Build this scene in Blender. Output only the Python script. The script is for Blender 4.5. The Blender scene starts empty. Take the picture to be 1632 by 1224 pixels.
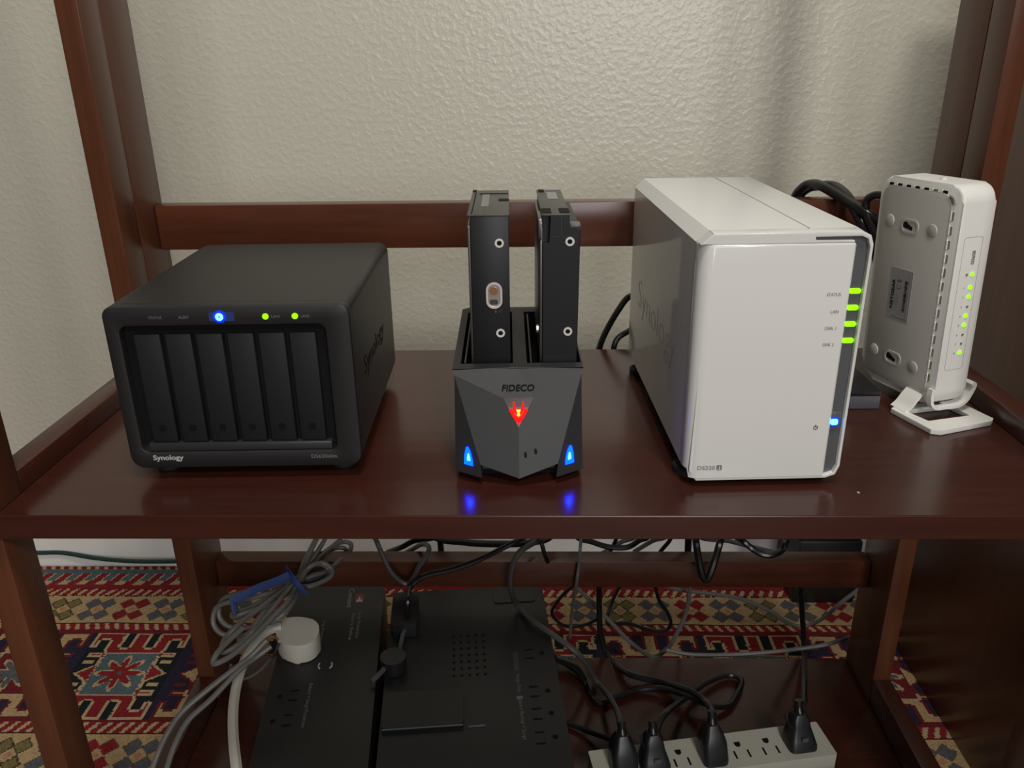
import bpy, bmesh, math, random
from mathutils import Vector, Matrix
random.seed(4)
S = bpy.context.scene
COL = S.collection
R_ = math.radians

# ---------------------------------------------------------------- camera
cam = bpy.data.cameras.new('camera'); cam.sensor_width = 36.0; cam.sensor_fit = 'HORIZONTAL'
cam.lens = 1296.6 / 1632 * 36; cam.clip_start = 0.02
co = bpy.data.objects.new('camera', cam); COL.objects.link(co); S.camera = co
rt = Vector((0.999695, 0.021148, -0.012772)); dn = Vector((-0.003968, -0.372847, -0.927884)); fw = Vector((-0.024385, 0.927652, -0.37265))
m = Matrix((rt, -dn, -fw)).transposed().to_4x4(); m.translation = (0, 0, 0.2583); co.matrix_world = m

# ---------------------------------------------------------------- world, lights, exposure
w = bpy.data.worlds.new('room'); S.world = w; w.use_nodes = True
bg = w.node_tree.nodes['Background']; bg.inputs[0].default_value = (1.0, 0.93, 0.84, 1); bg.inputs[1].default_value = 0.055
def area(name, loc, target, size, power, col, sy=None):
    l = bpy.data.lights.new(name, 'AREA'); l.energy = power; l.color = col; l.size = size
    if sy: l.shape = 'RECTANGLE'; l.size_y = sy
    o = bpy.data.objects.new(name, l); COL.objects.link(o); o.location = loc
    o.rotation_euler = (Vector(target) - Vector(loc)).to_track_quat('-Z', 'Y').to_euler(); return o
area('ceiling_lamp', (0.10, -0.10, 2.1), (0.0, 0.85, -0.1), 0.4, 20, (1.0, 0.965, 0.90))
area('room_lamp', (0.60, -1.25, 1.6), (0.05, 0.8, 0.1), 0.27, 17, (1.0, 0.955, 0.88))
area('room_window', (0.45, -2.0, 0.75), (0, 0.7, 0.0), 0.9, 21, (0.98, 0.985, 1.0), 1.0)
S.view_settings.view_transform = 'Standard'; S.view_settings.look = 'None'
S.view_settings.gamma = 1.0; S.view_settings.use_curve_mapping = False
S.view_settings.exposure = 0.0

# ---------------------------------------------------------------- materials
def mat(name, col, rough=0.5, spec=0.5, metal=0.0, emit=None, es=0.0, bump=0.0, bscale=200, coat=0.0, trans=0.0):
    m = bpy.data.materials.new(name); m.use_nodes = True; nt = m.node_tree; b = nt.nodes['Principled BSDF']
    b.inputs['Base Color'].default_value = (*col, 1); b.inputs['Roughness'].default_value = rough
    b.inputs['Specular IOR Level'].default_value = spec; b.inputs['Metallic'].default_value = metal
    b.inputs['Coat Weight'].default_value = coat; b.inputs['Coat Roughness'].default_value = 0.04
    b.inputs['Transmission Weight'].default_value = trans
    if emit: b.inputs['Emission Color'].default_value = (*emit, 1); b.inputs['Emission Strength'].default_value = es
    if bump:
        tc = nt.nodes.new('ShaderNodeTexCoord'); n = nt.nodes.new('ShaderNodeTexNoise'); n.inputs['Scale'].default_value = bscale
        n.inputs['Detail'].default_value = 3; bp = nt.nodes.new('ShaderNodeBump'); bp.inputs['Strength'].default_value = bump; bp.inputs['Distance'].default_value = 0.002
        nt.links.new(tc.outputs['Object'], n.inputs['Vector']); nt.links.new(n.outputs['Fac'], bp.inputs['Height']); nt.links.new(bp.outputs[0], b.inputs['Normal'])
    return m
def wood(name, a, b2, rough, stretch):
    m = bpy.data.materials.new(name); m.use_nodes = True; nt = m.node_tree; b = nt.nodes['Principled BSDF']
    tc = nt.nodes.new('ShaderNodeTexCoord'); mp = nt.nodes.new('ShaderNodeMapping'); mp.inputs['Scale'].default_value = stretch
    n = nt.nodes.new('ShaderNodeTexNoise'); n.inputs['Scale'].default_value = 1.0; n.inputs['Detail'].default_value = 6; n.inputs['Roughness'].default_value = 0.65
    cr = nt.nodes.new('ShaderNodeValToRGB'); cr.color_ramp.elements[0].position = 0.3; cr.color_ramp.elements[1].position = 0.72
    cr.color_ramp.elements[0].color = (*a, 1); cr.color_ramp.elements[1].color = (*b2, 1)
    nt.links.new(tc.outputs['Object'], mp.inputs[0]); nt.links.new(mp.outputs[0], n.inputs['Vector']); nt.links.new(n.outputs['Fac'], cr.inputs[0]); nt.links.new(cr.outputs[0], b.inputs['Base Color'])
    b.inputs['Roughness'].default_value = rough; b.inputs['Specular IOR Level'].default_value = 0.36 if stretch[2] == 6 else 0.5
    return m
M = {}
M['wood_x'] = wood('mahogany_long', (0.038, 0.0105, 0.0072), (0.058, 0.0165, 0.010), 0.21, (6, 90, 90))
M['wood_z'] = wood('mahogany_upright', (0.082, 0.0280, 0.0135), (0.128, 0.0430, 0.0200), 0.30, (90, 90, 6))
M['wood_r'] = wood('mahogany_rail', (0.062, 0.0185, 0.0095), (0.105, 0.0320, 0.0150), 0.26, (6, 90, 90))
M['wood_y'] = wood('mahogany_deep', (0.045, 0.0130, 0.0085), (0.068, 0.0200, 0.012), 0.25, (90, 6, 90))
M['black'] = mat('matt_black_plastic', (0.0135, 0.013, 0.0135), 0.45, 0.5, bump=0.04, bscale=2500)
M['black2'] = mat('satin_black_plastic', (0.011, 0.011, 0.0125), 0.38)
M['deep'] = mat('deep_black', (0.003, 0.003, 0.0035), 0.7, 0.2)
M['tray'] = mat('tray_black', (0.0115, 0.0115, 0.0135), 0.6, 0.3)
M['bar'] = mat('dark_grey_bar', (0.028, 0.028, 0.03), 0.35)
M['dock'] = mat('dock_black', (0.022, 0.022, 0.023), 0.5, 0.4)
M['drive'] = mat('drive_black', (0.008, 0.008, 0.009), 0.45, 0.4)
M['drive_top'] = mat('drive_end_grey', (0.045, 0.044, 0.04), 0.4)
M['steel'] = mat('bright_steel', (0.62, 0.60, 0.56), 0.32, metal=1.0)
M['steel2'] = mat('brushed_cover', (0.20, 0.195, 0.18), 0.38, metal=1.0)
M['window'] = mat('clear_window', (0.60, 0.52, 0.52), 0.12, 0.8)
M['copper'] = mat('copper_part', (0.5, 0.26, 0.14), 0.3, metal=0.8)
M['white'] = mat('glossy_white_plastic', (0.67, 0.665, 0.64), 0.10, 0.5)
M['white_m'] = mat('matt_white_plastic', (0.74, 0.73, 0.69), 0.42, 0.4)
M['white_shaded'] = mat('shaded_warm_white', (0.42, 0.405, 0.37), 0.5, 0.4)  # same white as the shell, darkened for the side turned from the light
M['strip'] = mat('cream_plastic', (0.44, 0.43, 0.37), 0.42)
M['grey'] = mat('mid_grey_plastic', (0.085, 0.088, 0.094), 0.35)
M['greybox'] = mat('slate_grey_plastic', (0.075, 0.075, 0.085), 0.4)
M['text_g'] = mat('grey_print', (0.20, 0.20, 0.20), 0.5)
M['text_w'] = mat('pale_print', (0.42, 0.42, 0.42), 0.5)
M['text_w2'] = mat('dim_print', (0.15, 0.15, 0.15), 0.5)
M['text_k'] = mat('black_print', (0.003, 0.003, 0.003), 0.7, 0.1)
M['text_r'] = mat('red_print', (0.16, 0.012, 0.02), 0.4)
M['cut'] = mat('vent_cut', (0.22, 0.21, 0.19), 0.5)
M['cut2'] = mat('shallow_vent_cut', (0.40, 0.39, 0.36), 0.3)
M['label'] = mat('silver_label', (0.24, 0.245, 0.235), 0.4, bump=0.05)
M['cord'] = mat('black_cord', (0.009, 0.009, 0.0095), 0.3)
M['cord_g'] = mat('grey_cord', (0.125, 0.12, 0.11), 0.45)
M['cord_dg'] = mat('dark_grey_cord', (0.055, 0.053, 0.05), 0.4)
M['cord_w'] = mat('white_cord', (0.50, 0.48, 0.42), 0.45)
M['cord_gn'] = mat('green_cord', (0.018, 0.045, 0.038), 0.4)
M['velcro'] = mat('blue_strap', (0.035, 0.065, 0.20), 0.8)
M['ups'] = mat('charcoal_plastic', (0.0115, 0.011, 0.0105), 0.42, bump=0.05, bscale=1800)
M['ups2'] = mat('black_case', (0.0085, 0.0085, 0.009), 0.45)
M['rubber'] = mat('black_rubber', (0.008, 0.008, 0.008), 0.7)
M['base'] = mat('white_baseboard', (0.88, 0.87, 0.83), 0.35)
M['led_b'] = mat('blue_light', (0.0, 0.02, 0.3), 0.4, emit=(0.0, 0.012, 1.0), es=22)
M['led_bc'] = mat('pale_blue_light', (0.1, 0.3, 0.8), 0.4, emit=(0.06, 0.42, 1.0), es=6)
M['led_bh'] = mat('blue_button_glow', (0.0, 0.01, 0.1), 0.4, emit=(0.0, 0.03, 1.0), es=0.9)
M['led_bd'] = mat('faint_blue_diffuser', (0.02, 0.03, 0.08), 0.3, emit=(0.03, 0.06, 0.5), es=0.12)
M['screw'] = mat('pale_screw_rim', (0.62, 0.61, 0.58), 0.3)
M['led_g'] = mat('green_light', (0.1, 0.3, 0.0), 0.4, emit=(0.30, 1.0, 0.0), es=1.35)
M['led_g0'] = mat('unlit_green_light', (0.16, 0.22, 0.10), 0.4)
M['led_r'] = mat('red_light', (0.2, 0.0, 0.0), 0.6, 0.05, emit=(1.0, 0.008, 0.006), es=1.3)
M['led_r0'] = mat('dim_red_light', (0.2, 0.0, 0.0), 0.3, emit=(1.0, 0.01, 0.01), es=0.16)
M['led_y'] = mat('amber_light', (0.3, 0.1, 0.0), 0.4, emit=(1.0, 0.42, 0.03), es=2.2)
M['red_lens'] = mat('red_tinted_lens', (0.05, 0.018, 0.018), 0.2)
M['pad'] = mat('grey_foot', (0.02, 0.02, 0.02), 0.8)

def wall_mat():
    m = bpy.data.materials.new('orange_peel_plaster'); m.use_nodes = True; nt = m.node_tree; b = nt.nodes['Principled BSDF']
    tc = nt.nodes.new('ShaderNodeTexCoord')
    n = nt.nodes.new('ShaderNodeTexNoise'); n.inputs['Scale'].default_value = 150; n.inputs['Detail'].default_value = 3.0; n.inputs['Roughness'].default_value = 0.45; n.inputs['Distortion'].default_value = 0.15
    n2 = nt.nodes.new('ShaderNodeTexNoise'); n2.inputs['Scale'].default_value = 260; n2.inputs['Detail'].default_value = 2
    cr = nt.nodes.new('ShaderNodeValToRGB'); cr.color_ramp.elements[0].position = 0.42; cr.color_ramp.elements[1].position = 0.72
    mx = nt.nodes.new('ShaderNodeMath'); mx.operation = 'MULTIPLY_ADD'; mx.inputs[1].default_value = 0.22
    bp = nt.nodes.new('ShaderNodeBump'); bp.inputs['Strength'].default_value = 0.42; bp.inputs['Distance'].default_value = 0.0008
    L = nt.links.new
    L(tc.outputs['Object'], n.inputs['Vector']); L(tc.outputs['Object'], n2.inputs['Vector']); L(n.outputs['Fac'], cr.inputs[0])
    L(n2.outputs['Fac'], mx.inputs[0]); L(cr.outputs[0], mx.inputs[2]); L(mx.outputs[0], bp.inputs['Height']); L(bp.outputs[0], b.inputs['Normal'])
    b.inputs['Base Color'].default_value = (0.60, 0.575, 0.48, 1); b.inputs['Roughness'].default_value = 0.30; b.inputs['Specular IOR Level'].default_value = 0.5
    return m
M['wall'] = wall_mat()

# ---------------------------------------------------------------- mesh helpers
def link(name, me, m, parent=None, loc=None):
    o = bpy.data.objects.new(name, me); COL.objects.link(o)
    if m is not None and len(me.materials) == 0: me.materials.append(M[m] if isinstance(m, str) else m)
    if parent: o.parent = parent
    if loc: o.location = loc
    return o
def fin(bm, name, m, parent=None, smooth=False):
    bmesh.ops.recalc_face_normals(bm, faces=bm.faces)
    me = bpy.data.meshes.new(name); bm.to_mesh(me); bm.free()
    if smooth:
        for p in me.polygons: p.use_smooth = True
        try: me.set_sharp_from_angle(angle=R_(38))
        except Exception: pass
    return link(name, me, m, parent)
def bxm(bm, x0, x1, y0, y1, z0, z1):
    v = [bm.verts.new(p) for p in ((x0,y0,z0),(x1,y0,z0),(x1,y1,z0),(x0,y1,z0),(x0,y0,z1),(x1,y0,z1),(x1,y1,z1),(x0,y1,z1))]
    for f in ((0,3,2,1),(4,5,6,7),(0,1,5,4),(1,2,6,5),(2,3,7,6),(3,0,4,7)): bm.faces.new([v[i] for i in f])
def box(name, x0, x1, y0, y1, z0, z1, m, parent=None, bev=0.0, seg=2):
    bm = bmesh.new(); bxm(bm, x0, x1, y0, y1, z0, z1)
    if bev: bmesh.ops.bevel(bm, geom=bm.edges[:], offset=bev, segments=seg, profile=0.5, affect='EDGES')
    return fin(bm, name, m, parent, smooth=bool(bev))
def rr(x0, x1, z0, z1, r, n=5):
    """rounded rectangle; r is a number or (bl, br, tr, tl)"""
    rs = (r,)*4 if not isinstance(r, (tuple, list)) else r; pts = []
    for (cx, cz, a0, q) in ((x0, z0, 180, 0), (x1, z0, 270, 1), (x1, z1, 0, 2), (x0, z1, 90, 3)):
        k = rs[q]; ox = k if cx == x0 else -k; oz = k if cz == z0 else -k
        for i in range(n + 1):
            a = R_(a0 + 90 * i / n); pts.append((cx + ox + k*math.cos(a), cz + oz + k*math.sin(a)))
    return pts
AX = {'y': lambda p, d: (p[0], d, p[1]), 'z': lambda p, d: (p[0], p[1], d), 'x': lambda p, d: (d, p[0], p[1])}
def prism(name, pts, ax, a, b, m, parent=None, bev=0.0, both=False, seg=2, smooth=True):
    bm = bmesh.new(); f = AX[ax]
    v0 = [bm.verts.new(f(p, a)) for p in pts]; v1 = [bm.verts.new(f(p, b)) for p in pts]; n = len(pts)
    c0 = bm.faces.new(v0); c1 = bm.faces.new(v1[::-1])
    for i in range(n): bm.faces.new((v0[i], v1[i], v1[(i+1) % n], v0[(i+1) % n]))
    if bev:
        es = list(c0.edges) + (list(c1.edges) if both else [])
        bmesh.ops.bevel(bm, geom=es, offset=bev, segments=seg, profile=0.5, affect='EDGES', clamp_overlap=True)
    return fin(bm, name, m, parent, smooth)
def ring(name, out, inn, ax, a, b, m, parent=None, bev=0.0):
    bm = bmesh.new(); f = AX[ax]; n = len(out)
    o0 = [bm.verts.new(f(p, a)) for p in out]; o1 = [bm.verts.new(f(p, b)) for p in out]
    i0 = [bm.verts.new(f(p, a)) for p in inn]; i1 = [bm.verts.new(f(p, b)) for p in inn]
    for i in range(n):
        j = (i+1) % n
        bm.faces.new((o0[i], o0[j], i0[j], i0[i])); bm.faces.new((o1[j], o1[i], i1[i], i1[j]))
        bm.faces.new((o0[j], o0[i], o1[i], o1[j])); bm.faces.new((i0[i], i0[j], i1[j], i1[i]))
    if bev:
        es = [e for e in bm.edges if (all(v in o0 for v in e.verts) or all(v in i0 for v in e.verts))]
        bmesh.ops.bevel(bm, geom=es, offset=bev, segments=2, profile=0.5, affect='EDGES', clamp_overlap=True)
    return fin(bm, name, m, parent, True)
def circ(cx, cz, r, n=20): return [(cx + r*math.cos(2*math.pi*i/n), cz + r*math.sin(2*math.pi*i/n)) for i in range(n)]
def cr(pts, k=6):
    P = [Vector(p) for p in pts]; P = [P[0]*2 - P[1]] + P + [P[-1]*2 - P[-2]]; out = []
    for i in range(1, len(P)-2):
        a, b, c, d = P[i-1:i+3]
        for j in range(k):
            t = j/k; out.append(0.5*((2*b) + (c-a)*t + (2*a-5*b+4*c-d)*t*t + (3*b-a-3*c+d)*t**3))
    out.append(P[-2]); return out
def tube_bm(bm, pts, r, n=8, k=6, flat=1.0, smooth_path=True):
    P = cr(pts, k) if smooth_path else [Vector(p) for p in pts]
    up = Vector((0, 0, 1)); rings = []
    for i, p in enumerate(P):
        t = (P[min(i+1, len(P)-1)] - P[max(i-1, 0)]).normalized()
        if i == 0:
            u = t.cross(Vector((0.13, 0.2, 1))).normalized()
        else:
            u = (u - t*u.dot(t)).normalized()
        v = t.cross(u)
        rad = r[min(i, len(r)-1)] if isinstance(r, list) else r
        rings.append([bm.verts.new(p + (u*math.cos(2*math.pi*q/n) + v*math.sin(2*math.pi*q/n)*flat)*rad) for q in range(n)])
    for a, b in zip(rings, rings[1:]):
        for q in range(n): bm.faces.new((a[q], a[(q+1) % n], b[(q+1) % n], b[q]))
    bm.faces.new(rings[0][::-1]); bm.faces.new(rings[-1])
def tube(name, pts, r, m, parent=None, n=8, k=6, flat=1.0, smooth_path=True):
    bm = bmesh.new(); tube_bm(bm, pts, r, n, k, flat, smooth_path); return fin(bm, name, m, parent, True)
def text(name, s, o, xd, ud, m, parent, width=None, height=None, bold=0.0, lift=0.0003, align='L', italic=0.0):
    """flat lettering: o = baseline start, xd = reading direction, ud = up direction; width/height in metres"""
    c = bpy.data.curves.new(name, 'FONT'); c.body = s; c.size = 1.0; c.offset = bold; c.resolution_u = 3; c.shear = italic
    t = bpy.data.objects.new(name, c); COL.objects.link(t); bpy.context.view_layer.update()
    me = bpy.data.meshes.new_from_object(t.evaluated_get(bpy.context.evaluated_depsgraph_get())); bpy.data.objects.remove(t); bpy.data.curves.remove(c)
    xs = [v.co.x for v in me.vertices]; ys = [v.co.y for v in me.vertices]
    wx = max(xs)-min(xs); cap = 0.69
    sy = height/cap if height else width/wx
    sx = width/wx if width else sy
    xd = Vector(xd).normalized(); ud = Vector(ud).normalized(); nn = xd.cross(ud); o = Vector(o)
    sh = {'L': 0, 'C': -wx*sx/2, 'R': -wx*sx}[align]
    for v in me.vertices: v.co = o + xd*((v.co.x-min(xs))*sx + sh) + ud*(v.co.y*sy) + nn*lift
    me.materials.clear()
    return link(name, me, m, parent)
def thing(name, label, cat, loc=(0,0,0), rot=0.0, group=None, mtx=None):
    o = bpy.data.objects.new(name, None); o.empty_display_size = 0.02; COL.objects.link(o)
    o.location = loc; o.rotation_euler = (0, 0, rot)
    if mtx is not None: o.matrix_world = mtx
    o['label'] = label; o['category'] = cat
    if group: o['group'] = group
    return o
def tag(o, label, cat, group=None):
    o['label'] = label; o['category'] = cat
    if group: o['group'] = group
    return o
def struct(o): o['kind'] = 'structure'; return o

# ---------------------------------------------------------------- the room
FZ = -0.45; WY = 1.046
struct(box('wall_back', -2.2, 2.2, WY, WY+0.1, FZ-0.05, 2.0, 'wall'))
struct(box('floor', -2.2, 2.2, -2.5, WY, FZ-0.05, FZ-0.006, mat('brown_floor', (0.12, 0.07, 0.045), 0.5)))
bm = bmesh.new()
prof = [(WY, FZ-0.006), (WY-0.014, FZ-0.006), (WY-0.014, FZ+0.075), (WY-0.010, FZ+0.085), (WY-0.006, FZ+0.092), (WY, FZ+0.095)]
o = prism('baseboard_back', prof, 'x', -2.2, 2.2, 'base', smooth=False); struct(o)
# ---------------------------------------------------------------- patterned rug: one woven surface, the pattern is its colour
CREAM=(0.37,0.255,0.13); RED=(0.19,0.016,0.019); BLUE=(0.075,0.105,0.115); NAVY=(0.022,0.018,0.035); DARK=(0.05,0.012,0.012)
OLIVE=(0.15,0.125,0.05); SLATE=(0.085,0.085,0.095); BLK=(0.012,0.014,0.016); EDGE=(0.38,0.28,0.16); PINK=(0.35,0.17,0.10); MAR=(0.12,0.015,0.018)
def dash(x):
    return EDGE if (x/0.0135) % 1 < 0.42 else RED
def hooks(px, py, hw, hh):
    """medallion in local cells: returns 0 outside, 1 outline, 2 body, 3 gap"""
    ax, ay = abs(px)/hw, abs(py)/hh
    def body(ax, ay):
        if ax < 0.58 and ay < 0.62: return True
        if ay >= 0.55 and ay < 1.0:                       # top and bottom comb
            if ax < 0.95 and ay > 0.80 and not (0.16 < ax < 0.33): return True
            if ax < 0.16: return ay < 0.9
            if 0.33 <= ax < 0.62: return True
            if 0.80 < ax < 0.95 and ay > 0.62: return True
        if ax >= 0.5:                                     # side hooks
            if 0.38 < ay < 0.50 and ax < 0.86: return True
            if ay < 0.22 and ax < 0.90 - ay*1.6: return True
            if 0.22 <= ay < 0.30 and 0.66 < ax < 0.86: return True
        return False
    if body(ax, ay):
        e = 0.06
        if not (body(ax+e, ay) and body(abs(ax-e), ay) and body(ax, ay+e*0.8) and body(ax, abs(ay-e*0.8))): return 1
        return 2
    if ax < 0.95 and ay < 0.97:
        return 3
    return 0
def rug_col(x, y):
    y0 = 1.0445
    d = y0 - y                                            # distance in from the far edge
    if d > 0.46: d = 0.92 - d if d < 0.92 else d
    if d < 0.016: return DARK
    if d < 0.025: return dash(x + y*0.5)
    if d < 0.072:                                         # running hooks
        u = ((x + 0.6195)/0.0277) % 1.0; v = (d-0.025)/0.05
        s = (u + 0.55*v) % 1.0
        if v > 0.80: return RED
        if v > 0.56: return RED if 0.12 < s < 0.70 - (v-0.56) or v > 0.75 else EDGE if s < 0.12 or s > 0.64 else BLUE
        if v < 0.20: return BLUE
        a = abs(s-0.45)
        if a < 0.20: return RED
        if a < 0.29: return EDGE
        return BLUE
    if d < 0.0735: return DARK
    if d < 0.0875: return dash(x - y*0.5)
    if d < 0.0895: return DARK
    if d < 0.149:                                         # cream band with four-lozenge flowers
        k = (x + 0.6577)/0.0486; i = round(k); u = (k - i)*0.0486; v = d - 0.119
        c = {0: OLIVE, 1: SLATE, 2: RED, 3: SLATE}[i % 4]
        for sx in (-1, 1):
            for sy in (-1, 1):
                q = abs(u - sx*0.0105)/0.0118 + abs(v - sy*0.0125)/0.0125
                if q < 0.82: return c
                if q < 1.02: return (0.055, 0.038, 0.02) if i % 4 == 0 else c if q < 0.92 else (0.10, 0.06, 0.04)
        if abs(u) + abs(v) < 0.0055: return PINK
        return CREAM
    if d < 0.151: return DARK
    if d < 0.162: return dash(x + y*0.5)
    if d < 0.170: return MAR
    if d < 0.322:                                         # medallions
        k = (x + 0.517)/0.1338; i = round(k); u = (k-i)*0.1338; v = d - 0.246
        red = (i % 2 == 0)
        h = hooks(u, v, 0.066, 0.0765)
        if h == 0: return NAVY
        if h == 3: return BLK if red else NAVY
        if h == 1: return EDGE if red else MAR
        if abs(u) < 0.036 and abs(v) < 0.038:
            if abs(u) > 0.034 or abs(v) > 0.036: return EDGE
            r = math.hypot(u, v); a = math.atan2(v, u)
            p = 0.012 + 0.019*abs(math.cos(4*a))**1.6
            if r < 0.003: return BLUE
            if abs(math.sin(4*a)) < 0.08 and r < 0.02: pass
            if r < p*0.86: return RED if red else SLATE
            if r < p*1.06: return EDGE
            return BLUE if red else MAR
        return RED if red else CREAM
    if d < 0.327: return MAR
    if d < 0.342: return dash(x - y*0.5)
    if d < 0.345: return DARK
    if d < 0.405:
        k = (x + 0.63)/0.0486; i = round(k); u = (k - i)*0.0486; v = d - 0.375
        c = {0: SLATE, 1: OLIVE, 2: SLATE, 3: RED}[i % 4]
        for sx in (-1, 1):
            for sy in (-1, 1):
                q = abs(u - sx*0.0105)/0.0118 + abs(v - sy*0.0125)/0.0125
                if q < 0.82: return c
                if q < 1.02: return (0.055, 0.038, 0.02) if c is OLIVE else c if q < 0.92 else (0.10, 0.06, 0.04)
        if abs(u) + abs(v) < 0.0055: return PINK
        return CREAM
    if d < 0.42: return dash(x)
    return RED
def build_rug():
    x0, x1, y1, y0, s = -1.05, 0.62, 1.0295+0.0, 0.36, 0.0020
    nx, ny = int((x1-x0)/s), int((y1-y0)/s)
    V = []; F = []; C = []
    for j in range(ny+1):
        for i in range(nx+1):
            x = x0+i*s; y = y0+j*s
            V.append((x, y, FZ + 0.0006*math.sin(x*41)*math.sin(y*37)))
    for j in range(ny):
        for i in range(nx):
            a = j*(nx+1)+i; F.append((a, a+1, a+nx+2, a+nx+1))
            x = x0+(i+.5)*s; y = y0+(j+.5)*s
            c = rug_col(x + random.uniform(-.0003, .0003), y + 0.004*0 + random.uniform(-.0003, .0003)); t = random.uniform(0.8, 1.15)
            C += [c[0]*t, c[1]*t, c[2]*t, 1.0]
    # rim down to the floor
    me = bpy.data.meshes.new('rug'); me.from_pydata(V, [], F)
    ca = me.attributes.new('weave', 'FLOAT_COLOR', 'FACE'); ca.data.foreach_set('color', C)
    m = mat('wool_weave', (0.3, 0.1, 0.1), 0.95, 0.1); nt = m.node_tree; b = nt.nodes['Principled BSDF']
    at = nt.nodes.new('ShaderNodeAttribute'); at.attribute_name = 'weave'; nt.links.new(at.outputs['Color'], b.inputs['Base Color'])
    o = link('rug', me, m)
    tag(o, 'patterned wool rug with red medallions and cream borders under the shelf unit', 'rug')
    box('backing', x0, x1, y0, y1, FZ-0.0058, FZ-0.0012, 'rubber', o)
build_rug()
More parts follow.
